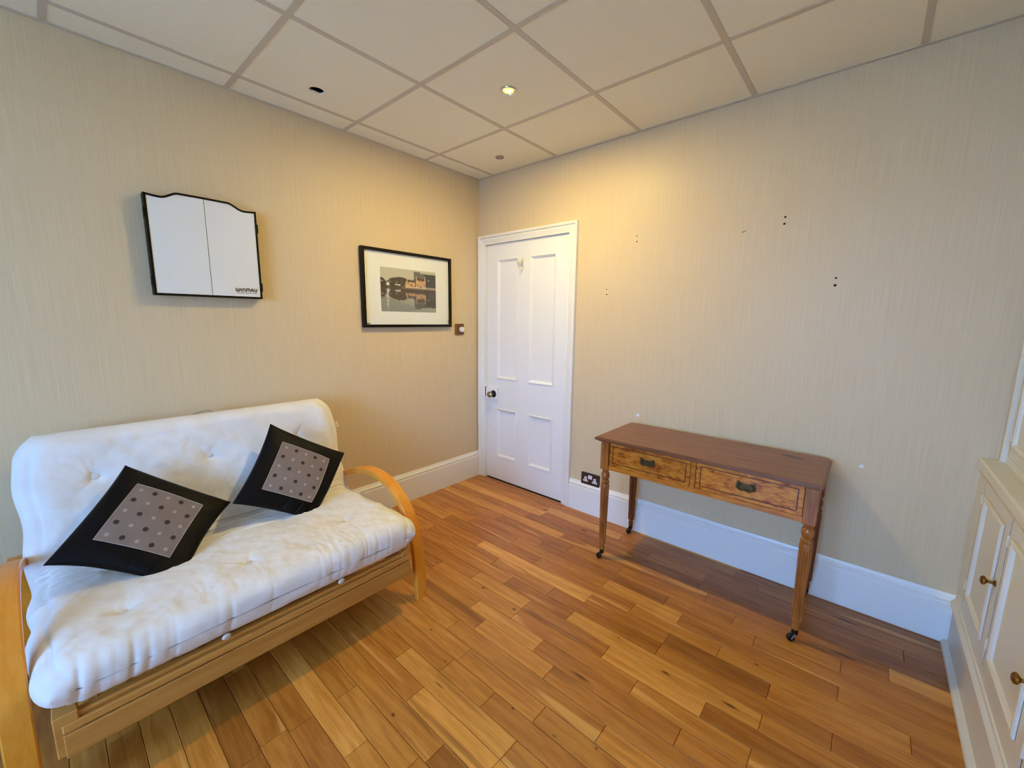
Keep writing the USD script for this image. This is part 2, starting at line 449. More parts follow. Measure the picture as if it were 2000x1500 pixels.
def stave(x0, x1, y0, y1, dz):
    """Board with a small bevel round its face (18 triangles)."""
    e, b = 0.0006, 0.0014
    x0, x1, y0, y1 = x0 + e, x1 - e, y0 + e, y1 - e
    R = lambda a, z: [(x0 + a, y0 + a, z), (x1 - a, y0 + a, z), (x1 - a, y1 - a, z), (x0 + a, y1 - a, z)]
    v = np.array(R(0, -0.018) + R(0, dz - b) + R(b, dz))
    f = [[8, 9, 10], [8, 10, 11]]
    for k in (0, 4):
        for j in range(4):
            i = (j + 1) % 4
            f += [[k + j, k + i, k + 4 + i], [k + j, k + 4 + i, k + 4 + j]]
    return trimesh.Trimesh(v, np.array(f), process=False)


planks = []
TW = np.array([.02, .08, .17, .25, .2, .13, .12, .03])
for k in range(-1, 61):
    y1 = -(PH + RW * k)
    y0 = y1 - RW
    y1 = min(y1, -0.001)
    joints = sorted(KNOWN.get(k, []))
    xs = [(0.0, None, None)] + joints + [(RX, None, None)]
    out = [xs[0]]
    for a, b in zip(xs[:-1], xs[1:]):
        while b[0] - out[-1][0] > 0.86:
            n = int(rng.integers(2, 5))
            x = out[-1][0] + 0.1955 * n + (rng.uniform(0, 0.19) if out[-1][0] == 0 else 0)
            if b[0] - x < 0.19:
                break
            out.append((x, None, None))
        out.append(b)
    for a, b in zip(out[:-1], out[1:]):
        t = a[2] if a[2] is not None else b[1]
        if t is None:
            t = int(rng.choice(8, p=TW))
        planks.append((a[0], b[0], y0, y1, t))
rest = []
for (x0, x1, y0, y1, t) in planks:
    s = stave(x0, x1, y0, y1, float(rng.uniform(-.0004, .0003)))
    if (y0 + y1) / 2 > -2.75:
        part('plank', s, f'oak_plank_{t}', fl, False)
    else:
        rest.append(s)
part('plank_field', cat(*rest), 'oak_plank_3', fl, False, label='oak boards behind the photographer', kind='stuff')

# suspended ceiling: tiles on a bar grid
ce = thing('ceiling', 'suspended ceiling of square off-white tiles on a bar grid', 'ceiling', kind='structure')
part('ceiling_void', bx(-0.12, YB - .15, CEIL + .22, 3.44, 0.16, CEIL + .27), 'void_black', ce, False, label='dark void above the tiles')
GX, GY = 0.1687, -0.5421
xl = [0.0] + [GX + .6 * i for i in range(6) if GX + .6 * i < 3.3] + [3.32]
yl = [0.0] + [GY - .6 * i for i in range(9) if GY - .6 * i > YB] + [YB]
HOLE = (0.324, -1.440)
for i in range(len(xl) - 1):
    for j in range(len(yl) - 1):
        x0, x1, y1, y0 = xl[i], xl[i + 1], yl[j], yl[j + 1]
        if x0 < HOLE[0] < x1 and y0 < HOLE[1] < y1:
            half = Point(0, 0).buffer(0.035, 24).intersection(sbox(-0.022, -0.04, 0.05, 0.04))
            half = shapely.affinity.translate(half, *HOLE)
            t = prism(sbox(x0, y0, x1, y1).difference(half), 0.009)
            t.apply_translation((0, 0, CEIL + .001))
            tile = part('ceiling_tile', t, 'ceiling_tile', ce, False, label='tile with a half-round hole cut in it')
        else:
            part('ceiling_tile', bx(x0, y0, CEIL + .001, x1, y1, CEIL + .015), 'ceiling_tile', ce, False)
for x in xl[1:-1]:
    part('grid_bar', cat(bx(x - .012, YB, CEIL - .0015, x + .012, 0, CEIL + .0009), bx(x - .0015, YB, CEIL + .016, x + .0015, 0, CEIL + .04)), 'ceiling_bar', ce, False)
for y in yl[1:-1]:
    part('grid_bar', cat(bx(0, y - .012, CEIL - .001, 3.32, y + .012, CEIL + .0008), bx(0, y - .0015, CEIL + .016, 3.32, y + .0015, CEIL + .04)), 'ceiling_bar', ce, False)
part('edge_trim', bx(0, YB, CEIL - .003, .018, 0, CEIL + .0009), 'ceiling_bar', ce, False)
part('edge_trim', bx(.018, -.018, CEIL - .003, 3.32, 0, CEIL + .0009), 'ceiling_bar', ce, False)

# skirting boards
SK = [(0, 0), (.022, 0), (.022, .176), (.020, .181), (.0165, .183), (.0165, .190), (.019, .193), (.019, .199), (.013, .206), (.0085, .213), (.0075, .219), (.005, .223), (0, .223)]
b = thing('baseboard_left', 'tall white moulded skirting board along the left wall', 'skirting board', kind='structure')
part('skirting', profile_run(SK, (0, -.001, 0.0005), (0, YB, 0.0005), (1, 0, 0)), 'white_gloss', b, 25)
b = thing('baseboard_far', 'tall white moulded skirting board under the console table', 'skirting board', kind='structure')
part('skirting', profile_run(SK, (.962, 0, 0.0005), (RX - .001, 0, 0.0005), (0, -1, 0)), 'white_gloss', b, 25)

# marks on the far wall are parts of it
for (x, z, r) in ((2.152, 1.890, .0052), (2.151, 1.858, .0055), (2.381, 1.585, .0046), (2.381, 1.552, .006), (1.383, 1.891, .0035), (1.385, 1.858, .0042), (1.194, 1.579, .0035), (1.196, 1.546, .0042)):
    part('screw_hole', place(lathe([(r, 0), (r, .0006), (r * .5, .0008)], 12), (x, -.0001, z), *FARW), 'plug_brown', w_far, label='dark screw hole in the wallpaper')
part('nail_mark', place(prism(LineString([(-.008, -.003), (.004, .002), (.009, .003)]).buffer(.0015), .0008), (1.974, 0, 1.843), *FARW), 'socket_brown', w_far, label='faint nail mark')
for (x, z, s) in ((1.459, .777, 1.0), (2.569, .712, .8)):
    part('paint_chip', place(prism(Polygon([(-.014 * s, -.004), (-.006 * s, .010 * s), (.006 * s, .012 * s), (.012 * s, .002), (.004, -.010 * s), (-.008 * s, -.009 * s)]), .0012), (x, 0, z), *FARW), 'plaster_chip', w_far, label='chip of bare plaster')

# ------------------------------------------------------------------ door
door = thing('door_1', 'white four-panel door with an old rim lock and round knob', 'door', kind='structure')
LX0, LX1, LZ0, LZ1, LY = .0925, .8935, .009, 1.972, .006      # leaf, face at y = LY
panels = [(.205, .432, .885, 1.853), (.540, .788, .885, 1.853), (.208, .432, .209, .637), (.552, .786, .209, .637)]
sh = sbox(LX0, LZ0, LX1, LZ1)
for (a, b_, c_, d) in panels:
    sh = sh.difference(sbox(a + .016, c_ + .016, b_ - .016, d - .016))
part('door_leaf', place(prism(sh, .036), (0, LY + .036, 0), *FARW), 'white_door', door, False)
MD = [(0, 0), (.006, 0), (.0085, .003), (.0085, .007), (.005, .011), (.001, .015), (-.008, .022), (-.008, 0)]
for (a, b_, c_, d) in panels:
    pn = part('door_panel', bx(a + .01, LY + .011, c_ + .01, b_ - .01, LY + .026, d - .01), 'white_door', door, False)
    mm = []
    for k in range(4):
        ring = []
    outer, prof = (a, b_, c_, d), [(0.000, .0005), (.004, .0065), (.010, .0065), (.014, .003), (.020, -.004), (.026, -.0105)]
    V, F = [], []
    for (ins, out) in prof:
        y = LY - out
        V += [(a + ins, y, c_ + ins), (b_ - ins, y, c_ + ins), (b_ - ins, y, d - ins), (a + ins, y, d - ins)]
    for r in range(len(prof) - 1):
        for j in range(4):
            i = (j + 1) % 4
            F += [[r * 4 + j, r * 4 + i, r * 4 + 4 + i], [r * 4 + j, r * 4 + 4 + i, r * 4 + 4 + j]]
    sub('panel_moulding', trimesh.Trimesh(np.array(V), np.array(F), process=False), 'white_door', pn, 20)
part('door_lining', cat(bx(DX0 - .0, .05, 0, DX0 + .0, .16, DZ) if False else bx(DX0, .046, -.04, DX1, .075, DZ)), 'gap_dark', door, False, label='dark backing slab added behind the leaf to block outside light')  # added slab closes the opening so no sky shows through the gaps
# architrave, three moulded lengths (outer back-band, ogee, bead)
AS = [(0, 0), (.011, 0), (.013, .004), (.011, .008), (.012, .012), (.017, .030), (.019, .040), (.014, .044), (.014, .048), (.024, .053), (.026, .060), (.026, .069), (.022, .071), (0, .071)]
ax0, ax1, az = DX0 - .006, DX1 - .006, DZ - .006
bxx = DX1 - .002


def mitred(ends):
    """One length of architrave; ends: for each end a function (across, out) -> point."""
    P = np.array(AS)
    n = len(P)
    V = np.array([[f(w_, t_) for t_, w_ in P] for f in ends]).reshape(-1, 3)
    tri = prism(Polygon(AS), 1.0)
    F = [[j, (j + 1) % n, n + (j + 1) % n] for j in range(n)] + [[j, n + (j + 1) % n, n + j] for j in range(n)]
    from shapely.ops import triangulate
    for t3 in triangulate(Polygon(AS)):
        if Polygon(AS).contains(t3.representative_point()):
            ids = [int(np.argmin(np.hypot(P[:, 0] - c_[0], P[:, 1] - c_[1]))) for c_ in list(t3.exterior.coords)[:3]]
            F += [ids, [n + i for i in ids[::-1]]]
    m = trimesh.Trimesh(V, np.array(F), process=False)
    trimesh.repair.fix_normals(m)
    return m


foot_l = lambda w_, t_: (ax0 - w_, -t_, 0.0005)
head_l = lambda w_, t_: (ax0 - w_, -t_, az + w_)
head_r = lambda w_, t_: (bxx + w_, -t_, az + w_)
foot_r = lambda w_, t_: (bxx + w_, -t_, 0.0005)
for e_ in ((foot_l, head_l), (head_l, head_r), (head_r, foot_r)):
    part('architrave', mitred(e_), 'white_gloss', door, 25)
part('door_jamb', bx(ax0 - .002, -.001, 0.0005, LX0 - .002, .046, DZ), 'white_gloss', door, False)
part('door_jamb', bx(LX1 + .0015, -.001, 0.0005, bxx + .003, .046, DZ), 'white_gloss', door, False)
part('threshold_gap', bx(DX0, .002, -.0005, DX1, .05, .0015), 'gap_dark', door, False, label='dark gap under the door')
lock = part('lock_case', bx(.098, LY - .022, .708, .222, LY, .806, .003), 'white_door', door, False, label='white-painted rim lock case')
part('lock_keeper', bx(.060, LY - .026, .722, .094, LY - .002, .812, .003), 'white_door', door, False, label='white-painted keeper on the door frame')
part('keeper_gap', bx(.0935, LY - .024, .728, .0985, LY - .003, .808), 'gap_dark', door, False, label='dark slot beside the lock')
RXc, RZc, LYf = .190, .757, LY - .022
part('knob_rose', place(lathe([(.030, 0), (.030, .003), (.026, .007), (.016, .010), (.011, .012)], 32), (RXc, LYf, RZc), *FARW), 'dark_iron', door, label='black oval rose plate')
part('door_knob', place(lathe([(.009, .006), (.009, .026), (.013, .030), (.0225, .037), (.026, .046), (.0245, .055), (.017, .061), (.008, .063)], 32), (RXc, LYf, RZc), *FARW), 'nickel', door, label='worn silver round door knob')
for z in (1.735, .215):
    hk = [bx(LX1 - .004, LY - .008, z - .045, LX1 + .007, LY + .004, z + .045)]
    for q in range(5):
        hk.append(place(lathe([(.0055, 0), (.0065, .002), (.0065, .015), (.0055, .017)], 12), (LX1 + .001, LY - .009, z - .045 + .018 * q), (1, 0, 0), (0, 1, 0), (0, 0, 1)))
    part('hinge', cat(*hk), 'white_gloss', door, label='white-painted butt hinge')
HX, HZ = .470, 1.79
hk = [place(prism(Polygon([(-.011, -.032), (.011, -.032), (.013, 0), (.009, .034), (-.009, .034), (-.013, 0)]), .004), (HX, LY, HZ), *FARW)]
for sx in (-.018, .018):
    hk.append(tube(spline([(HX, LY - .003, HZ - .002), (HX + sx * .5, LY - .022, HZ + .008), (HX + sx, LY - .036, HZ + .030), (HX + sx * 1.1, LY - .030, HZ + .052)], 12), .0045))
hk.append(tube(spline([(HX, LY - .003, HZ - .02), (HX, LY - .020, HZ - .042), (HX, LY - .036, HZ - .036), (HX, LY - .040, HZ - .020)], 12), .0045))
part('coat_hook', cat(*hk), 'cupboard_white', door, label='painted double coat hook')

# ------------------------------------------------------------------ fitted cupboards on the right
LEDGE = .842
cb = thing('base_cupboard', 'low white fitted cupboard with panelled doors and brass knobs', 'cupboard')
YE = -1.88
DOORS = [(-.135, -.540), (-.548, -.992), (-1.000, -1.412)]
DZ0, DZ1 = .262, .790
face = sbox(0.001, 0.19, -YE, .80)
for (a, b_) in DOORS:
    face = face.difference(sbox(-a, DZ0, -b_, DZ1))
part('face_frame', place(prism(face, .02), (RX + .02, 0, 0), *RIGHTW), 'cupboard_white', cb, False)
part('cupboard_body', bx(RX + .045, -.002, .01, 3.318, YE, .80), 'gap_dark', cb, False, label='dark inside of the cupboard')
part('ledge', bx(RX - .012, -.001, .80, 3.318, YE, LEDGE, .006), 'cupboard_white', cb, False)
part('ledge_moulding', profile_run([(0, 0), (.004, 0), (.008, .006), (.012, .016), (0, .016)], (RX, -.001, .784), (RX, YE, .784), (-1, 0, 0)), 'cupboard_white', cb, 20)
part('plinth', bx(RX - .004, -.023, .0005, RX + .04, YE, .20, .003), 'cupboard_white', cb, False)
part('plinth_moulding', profile_run([(0, 0), (.016, 0), (.016, .010), (.012, .018), (.006, .024), (.004, .034), (0, .036)], (RX, -.023, .190), (RX, YE, .190), (-1, 0, 0)), 'cupboard_white', cb, 20)
part('floor_bead', profile_run([(0, 0), (.020, 0), (.018, .010), (.010, .018), (0, .020)], (RX - .004, -.023, .0006), (RX - .004, YE, .0006), (-1, 0, 0)), 'cupboard_white', cb, 20)


def panel_door(parent, y0, y1, z0, z1, X, knob_at, rail=.062, m='cupboard_white'):
    """Framed door facing -x with a sunk, moulded panel."""
    y0, y1 = max(y0, y1) - .006, min(y0, y1) + .003
    z0, z1 = z0 + .003, z1 - .003
    fr = sbox(-y0, z0, -y1, z1).difference(sbox(-y0 + rail, z0 + rail, -y1 - rail, z1 - rail))
    d = part('door', place(prism(fr, .02), (X + .018, 0, 0), *RIGHTW), m, parent, False)
    sub('panel', bx(X + .001, y0 - rail + .004, z0 + rail - .004, X + .016, y1 + rail - .004, z1 - rail + .004), m, d, False)
    a, b_, c_, e = -y0 + rail, -y1 - rail, z0 + rail, z1 - rail
    prof = [(-.010, .001), (-.010, .006), (-.004, .0085), (.003, .0085), (.009, .004), (.011, -.004)]
    V, F = [], []
    for (ins, out) in prof:
        V += [(a + ins, c_ + ins, out), (b_ - ins, c_ + ins, out), (b_ - ins, e - ins, out), (a + ins, e - ins, out)]
    for r in range(len(prof) - 1):
        for j in range(4):
            i = (j + 1) % 4
            F += [[r * 4 + j, r * 4 + i, r * 4 + 4 + i], [r * 4 + j, r * 4 + 4 + i, r * 4 + 4 + j]]
    sub('panel_moulding', place(trimesh.Trimesh(np.array(V), np.array(F), process=False), (X - .002, 0, 0), *RIGHTW), m, d, 20)
    sub('hinge_gap', bx(X - .0015, y0 + .0006, z0 + .002, X + .018, y0 + .0056, z1 - .002), 'gap_dark', d, False, label='dark strip painted as shade in the hinge gap')  # dark strip stands in for the shade inside the hinge gap
    if knob_at:
        sub('knob', place(lathe([(.011, 0), (.010, .003), (.005, .006), (.005, .018), (.009, .021), (.0145, .025), (.0145, .030), (.009, .034)], 24), (X - .002, knob_at[0], knob_at[1]), *RIGHTW), 'brass', d, label='brass knob')
    for z in (z0 + .08, z1 - .08):
        sub('hinge', place(lathe([(.004, -.02), (.005, -.018), (.005, .018), (.004, .02)], 10), (X - .002, y0 + .003, z), (1, 0, 0), (0, 1, 0), (0, 0, 1)), 'cupboard_white', d)
    return d


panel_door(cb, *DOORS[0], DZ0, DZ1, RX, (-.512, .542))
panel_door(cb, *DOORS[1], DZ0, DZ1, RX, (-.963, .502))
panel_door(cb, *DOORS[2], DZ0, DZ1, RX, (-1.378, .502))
cu = thing('wall_cupboard', 'tall white panelled cupboard standing on the low cupboard ledge', 'cupboard')
UX, UZ0, UZ1 = RX + .053, LEDGE + .0005, CEIL - .004
face = sbox(.001, UZ0, -YE, UZ1)
UD = [(-.070, -.530), (-.540, -1.000), (-1.010, -1.470)]
for (a, b_) in UD:
    face = face.difference(sbox(-a, UZ0 + .03, -b_, 2.30))
part('face_frame', place(prism(face, .02), (UX + .02, 0, 0), *RIGHTW), 'cupboard_white', cu, False)
part('cupboard_body', bx(UX + .045, -.002, UZ0, 3.318, YE, UZ1), 'gap_dark', cu, False, label='dark inside of the cupboard')
part('frame_bead', profile_run([(0, 0), (.010, 0), (.014, .006), (.014, .016), (.010, .022), (0, .022)], (UX, -.040, UZ0), (UX, -.040, UZ1), (-1, 0, 0), (0, 1, 0)), 'cupboard_white', cu, 20)
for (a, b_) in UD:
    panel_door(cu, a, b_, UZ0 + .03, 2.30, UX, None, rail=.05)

# ------------------------------------------------------------------ wall fittings
dm = thing('dimmer_switch', 'wooden dimmer switch with white knob between picture and door', 'light switch')
part('switch_plate', bx(.0, -.272, 1.250, .012, -.182, 1.338, .003), 'switch_wood', dm, False)
part('plate_edge', cat(bx(.0005, -.269, 1.253, .014, -.262, 1.335, .001)), 'brass', dm, False)
part('knob', place(lathe([(.021, .0), (.021, .016), (.019, .021), (.010, .023)], 32), (.012, -.215, 1.292), *LEFTW), 'socket_white', dm, label='round white dimmer knob')
so = thing('power_socket', 'brown double power socket with white inserts beside the door', 'power socket')
SX, SZ = 1.064, .2135
part('face_plate', place(prism(sbox(0, 0, .147, .086).buffer(-.004).buffer(.004), .009), (SX, 0, SZ), *FARW), 'socket_brown', so, 20)
for cx in (.036, .110):
    s = unary_union([sbox(cx - .020, .020, cx + .020, .034), sbox(cx - .009, .030, cx + .009, .056).buffer(.001)])
    ins = part('socket_insert', place(prism(s, .0105), (SX, 0, SZ), *FARW), 'socket_white', so, 20)
    for (px, pz) in ((cx, .046), (cx - .011, .027), (cx + .011, .027)):
        sub('pin_hole', place(prism(sbox(px - .0022, pz - .003, px + .0022, pz + .003), .0112), (SX, 0, SZ), *FARW), 'ink', ins, False)
for k in (0, 1):
    part('rocker', place(prism(sbox(.0575 + .0165 * k, .046, .0725 + .0165 * k, .072).buffer(.0005), .0125), (SX, 0, SZ), *FARW), 'socket_white', so, 20)

# ------------------------------------------------------------------ dartboard cabinet
dc = thing('dartboard_cabinet', 'white double-door dartboard cabinet with black edges and shaped top', 'dartboard cabinet')
D0, D1, B0 = -2.112, -1.668, 1.470      # left, right, bottom on the left wall


def top(y):
    u = abs(y - (D0 + D1) / 2) / ((D1 - D0) / 2)
    if u < .44:
        return 1.938 - .002 * u
    t = min(1, (u - .44) / .30)
    s = t * t * (3 - 2 * t)
    return 1.937 - .027 * s + .005 * max(0, (u - .78) / .22) ** 1.5


ys = np.linspace(D0, D1, 91)
outline = Polygon([(D0, B0), (D1, B0)] + [(y, top(y)) for y in ys[::-1]])
inner = outline.buffer(-.009, join_style=2)
part('carcass', place(prism(outline.difference(outline.buffer(-.006, join_style=2)), .044), (0, 0, 0), *LEFTW), 'black_plastic', dc, False)
part('back_board', place(prism(outline.buffer(-.006, join_style=2), .006), (0, 0, 0), *LEFTW), 'black_plastic', dc, False)
mid = (D0 + D1) / 2
part('edge_trim', place(prism(outline.difference(inner), .014), (.037, 0, 0), *LEFTW), 'black_plastic', dc, False)
dl = part('door', place(prism(inner.intersection(sbox(D0, 1, mid - .0012, 3)), .006), (.043, 0, 0), *LEFTW), 'board_white', dc, False)
dr = part('door', place(prism(inner.intersection(sbox(mid + .0012, 1, D1, 3)), .006), (.043, 0, 0), *LEFTW), 'board_white', dc, False)
part('door_gap', place(prism(sbox(mid - .002, B0 + .01, mid + .002, 1.925), .002), (.042, 0, 0), *LEFTW), 'black_plastic', dc, False)
for y in (D0 - .001, D1 + .001):
    for z in (1.53, 1.83):
        part('hinge', bx(.026, y - .004, z - .022, .052, y + .004, z + .022, .002), 'black_plastic', dc, False)
G = {'w': [[(0, 1), (0, .3), (.12, .04), (.40, .04), (.52, .3), (.52, .8)], [(.52, .3), (.64, .04), (.92, .04), (1.04, .3), (1.04, 1)]],
     'i': [[(0, 1), (0, 0)]], 'n': [[(0, 0), (0, .7), (.14, .98), (.46, .98), (.60, .7), (.60, 0)]],
     'm': [[(0, 0), (0, .7), (.12, .98), (.40, .98), (.52, .7), (.52, .15)], [(.52, .7), (.64, .98), (.92, .98), (1.04, .7), (1.04, 0)]],
     'a': [[(0, 0), (0, .7), (.14, .98), (.46, .98), (.60, .7), (.60, 0)], [(0, .36), (.6, .36)]],
     'u': [[(0, 1), (0, .3), (.14, .02), (.46, .02), (.60, .3), (.60, 1)]]}
x, glyphs = 0.0, []
for ch in 'winmau':
    gl = unary_union([LineString(l).buffer(.135, cap_style=2 if ch == 'i' else 1) for l in G[ch]])
    glyphs.append(shapely.affinity.translate(gl, x, 0))
    x += max(q[0] for l in G[ch] for q in l) + .44
logo = unary_union(glyphs)
s = .094 / (x - .44)
logo = shapely.affinity.scale(logo, s, s * .95, origin=(0, 0))
sub('lettering', place(prism(logo, .0006), (.0489, -1.787, 1.505), *LEFTW), 'ink', dr, False, label='black brand name lettering')
dash = unary_union([sbox(a, 0, b_, .0030) for a, b_ in ((0, .010), (.0125, .034), (.037, .064), (.067, .090))])
sub('strapline', place(prism(dash, .0006), (.0489, -1.783, 1.4955), *LEFTW), 'faint_ink', dr, False, label='tiny grey strapline under the lettering')

# ------------------------------------------------------------------ framed photograph
pf = thing('framed_photograph', 'black framed riverside photograph in a wide white mount', 'framed picture')
P0, P1, Q0, Q1 = -1.073, -.329, 1.314, 1.832
fo = sbox(P0, Q0, P1, Q1)
part('frame', cat(place(prism(fo.difference(fo.buffer(-.019, join_style=2)), .030), (0.001, 0, 0), *LEFTW)), 'black_frame', pf, False)
part('mount', place(prism(fo.buffer(-.018, join_style=2), .004), (.012, 0, 0), *LEFTW), 'mount_card', pf, False)
I0, I1, J0, J1 = -.936, -.472, 1.422, 1.717
nx, nz = 300, 190
uu, vv = np.meshgrid(np.linspace(0, 1, nx), np.linspace(0, 1, nz))          # v upwards
pts = np.stack([uu * 30, vv * 20, uu * 0], -1)
N1 = meshkit.fbm(pts * [1.2, 3.2, 1], 4, 3)
N2 = meshkit.fbm(pts * [.6, 9.0, 1], 3, 9)
N3 = meshkit.fbm(pts * [3.0, .5, 1], 3, 21)
col = np.zeros((nz, nx, 3))


def paint(mask, rgb, noise=0.0, N=N1):
    k = (1 + noise * (N - .5) * 2)[..., None]
    col[mask] = (np.array(lin(*rgb)) * k)[mask]


paint(vv > -1, (198, 196, 178), .06)                                               # evening sky
ridge = .78 - .06 * uu + .03 * (N3 - .5) + np.where(uu < .5, .0, 0) - .08 * np.exp(-((uu - .10) / .05) ** 2) + .05 * np.exp(-((uu - .35) / .12) ** 2)
ridge = np.where(uu > .58, .92 + .02 * (N3 - .5), ridge)
paint(vv < ridge, (62, 55, 52), .8)                                                # wooded hill
paint((uu > .58) & (uu < .80) & (vv > .80) & (vv < .965 - .03 * (uu > .70)), (104, 100, 96), .5)  # stone fort
paint((uu > .78) & (vv > .62) & (vv < .93), (56, 58, 54), .5)
for (a, b_, z0, z1) in ((.42, .60, .60, .72), (.62, .80, .60, .77)):               # terrace of houses
    roof = z1 - .05 * np.abs(((uu - a) / (b_ - a) * 3) % 1 - .5)
    paint((uu > a) & (uu < b_) & (vv > z0) & (vv < roof), (214, 160, 112), .5)
    paint((uu > a) & (uu < b_) & (vv > roof) & (vv < roof + .05), (70, 54, 48), .3)
for u0 in (.455, .625, .79):
    paint((np.abs(uu - u0) < .008) & (vv > .58) & (vv < .86), (214, 180, 140), .2)
paint((uu > .40) & (vv > .575) & (vv < .60), (232, 206, 176), .1)                  # bright quay line
paint((uu > .82) & (vv > .585) & (vv < .61), (150, 140, 128), .1)
paint((uu < .42) & (vv > .56) & (vv < .68), (58, 52, 48), 1.1)                     # boats and sheds
paint((np.abs(uu - .125) < .022) & (vv > .60) & (vv < .67), (244, 240, 232))
paint((uu > .24) & (uu < .33) & (vv > .61) & (vv < .64), (226, 216, 206), .3)
paint((np.abs(uu - .86) < .008) & (np.abs(vv - .78) < .012), (230, 226, 214))
for k in range(60):                                                              # windows, boats, lamps along the bank
    r_ = np.random.default_rng(100 + k)
    u0, v0 = r_.uniform(.02, .82), r_.uniform(.58, .70)
    c0 = [(206, 190, 172), (150, 124, 100), (40, 34, 32), (92, 80, 72), (176, 150, 122)][k % 5]
    paint((np.abs(uu - u0) < r_.uniform(.004, .014)) & (np.abs(vv - v0) < r_.uniform(.006, .016)), c0, .2)
# the river mirrors the bank, broken by ripples
BANK = .565
vs_ = BANK + (BANK - vv) * .80 + .05 * (N2 - .5) * np.clip((BANK - vv) * 6, 0, 1)
us_ = uu + .05 * (N2 - .5) * np.clip((BANK - vv) * 4, 0, 1)
mi = col[np.clip((vs_ * (nz - 1)).astype(int), 0, nz - 1), np.clip((us_ * (nx - 1)).astype(int), 0, nx - 1)]
wet = vv < BANK
depth = np.clip((BANK - vv) / BANK, 0, 1)[..., None]
col[wet] = (mi * (.72 - .2 * depth) + np.array(lin(70, 66, 70)) * .45 * (.6 + .8 * N2[..., None]))[wet]
blue = wet & (vv < .33 - .36 * (uu - .05)) & (uu < .62)
col[blue] = (col * .45 + np.array(lin(112, 118, 130)) * (.45 + .5 * N2[..., None]))[blue]
paint((np.abs(uu - .115 - .01 * (N2 - .5)) < .014) & (vv < .52) & (vv > .03) & (N2 > .47), (226, 226, 222), .1)
paint((vv < .565) & (vv > .548) & (uu > .35), (150, 128, 112), .3)
paint((vv < .548) & (vv > .47 - .05 * uu) & (uu > .35), (72, 58, 52), .4, N2)
from scipy.ndimage import gaussian_filter
col = gaussian_filter(col, (1.1, 1.1, 0))
V = np.stack([np.full(uu.size, .0166), I0 + (I1 - I0) * uu.ravel(), J0 + (J1 - J0) * vv.ravel()], 1)
ii = np.arange(nz * nx).reshape(nz, nx)
F = np.vstack([np.stack([ii[:-1, :-1], ii[:-1, 1:], ii[1:, 1:]], -1).reshape(-1, 3), np.stack([ii[:-1, :-1], ii[1:, 1:], ii[1:, :-1]], -1).reshape(-1, 3)])
pp = part('print', trimesh.Trimesh(V, F, process=False), 'photo_print', pf, False, label='dusk photograph of riverside houses reflected in water')
pv = UsdGeom.PrimvarsAPI(pp).CreatePrimvar('printed', Sdf.ValueTypeNames.Color3fArray, 'vertex')
pv.Set(Vt.Vec3fArray.FromNumpy(np.clip(col, 0, 1).reshape(-1, 3).astype(np.float32)))
part('caption', bx(.0162, P0 + .026, Q0 + .022, .0172, P0 + .052, Q0 + .029), 'faint_ink', pf, False, label='tiny mark in the mount corner')
part('caption', bx(.0162, P1 - .028, Q0 + .03, .0172, P1 - .023, Q0 + .055), 'faint_ink', pf, False, label='tiny mark in the mount corner')
part('glazing', bx(.020, P0 + .018, Q0 + .018, .022, P1 - .018, Q1 - .018), 'picture_glass', pf, False)


# ------------------------------------------------------------------ ceiling lamps
def downlight(x, y, lit, label, r=.042, glow=None):
    t = thing('downlight', label, 'ceiling light', loc=(x, y, CEIL))
    ring = lathe([(r, .001), (r, -.002), (r * .96, -.005), (r * .80, -.0045), (r * .76, -.001), (r * .76, .0005)], 40)
    ring.apply_translation((x, y, CEIL))
    part('trim_ring', ring, 'chrome' if lit else 'grey_lamp', t)
    bulb = lathe([(.001, -.0042), (r * .40, -.004), (r * .62, -.0028), (r * .66, -.0005)], 32)
    bulb.faces = bulb.faces[:, ::-1]
    bulb.apply_translation((x, y, CEIL))
    part('lamp', bulb, 'lamp_glow' if lit else 'grey_lamp', t)
    if lit:
        dot = lathe([(.001, -.0058), (r * .22, -.0052), (r * .27, -.0036)], 24)
        dot.faces = dot.faces[:, ::-1]
        dot.apply_translation((x, y, CEIL))
        part('bulb', dot, 'bulb_glow', t)
        s = UsdLux.DiskLight.Define(stage, f'{t.GetPath()}/lamp_light')
        s.AddTranslateOp().Set(Gf.Vec3d(0, 0, -.008))
        s.CreateRadiusAttr(.026)
        s.CreateIntensityAttr(SPOT / (math.pi * .026 ** 2))
        s.CreateColorAttr(Gf.Vec3f(*SPOT_COLOUR))
    return t


downlight(1.061, -.832, True, 'lit recessed spotlight glowing yellow in the middle of the ceiling')
downlight(.457, -.245, False, 'small dull grey unlit ceiling light near the door corner', r=.030)

# ------------------------------------------------------------------ console table
tb = thing('console_table', 'Victorian oak side table with two drawers and castored legs', 'table')
TX0, TX1, TY0, TY1, TZ = 1.425, 2.462, -.490, -.034, .733
tp = unary_union([sbox(TX0, TY0, TX1, TY1 - .05), sbox(TX0, TY0, TX1 - .045, TY1), Point(TX1 - .045, TY1 - .045).buffer(.045, 12)])
layers = [(.020, -.026), (.012, -.021), (.003, -.016), (.0, -.011), (.0, -.007), (.005, -.0045), (.006, -.002), (.009, 0)]
pieces = []
for (a, z0), (b_, z1) in zip(layers[:-1], layers[1:]):
    s = tp.buffer(-max(a, b_) if abs(a - b_) > .002 else -a, join_style=2)
    q = prism(s, z1 - z0)
    q.apply_translation((0, 0, TZ + z0))
    pieces.append(q)
top_ = part('table_top', cat(*pieces), 'table_top', tb, False, label='reddish-brown moulded table top')
st = prism(Polygon([(2.262, -.124), (2.285, -.113), (2.330, -.121), (2.362, -.140), (2.340, -.152), (2.300, -.150)]), .0006)
st.apply_translation((0, 0, TZ))
sub('stain_mark', st, 'stain', top_, False, label='dark stain on the table top')
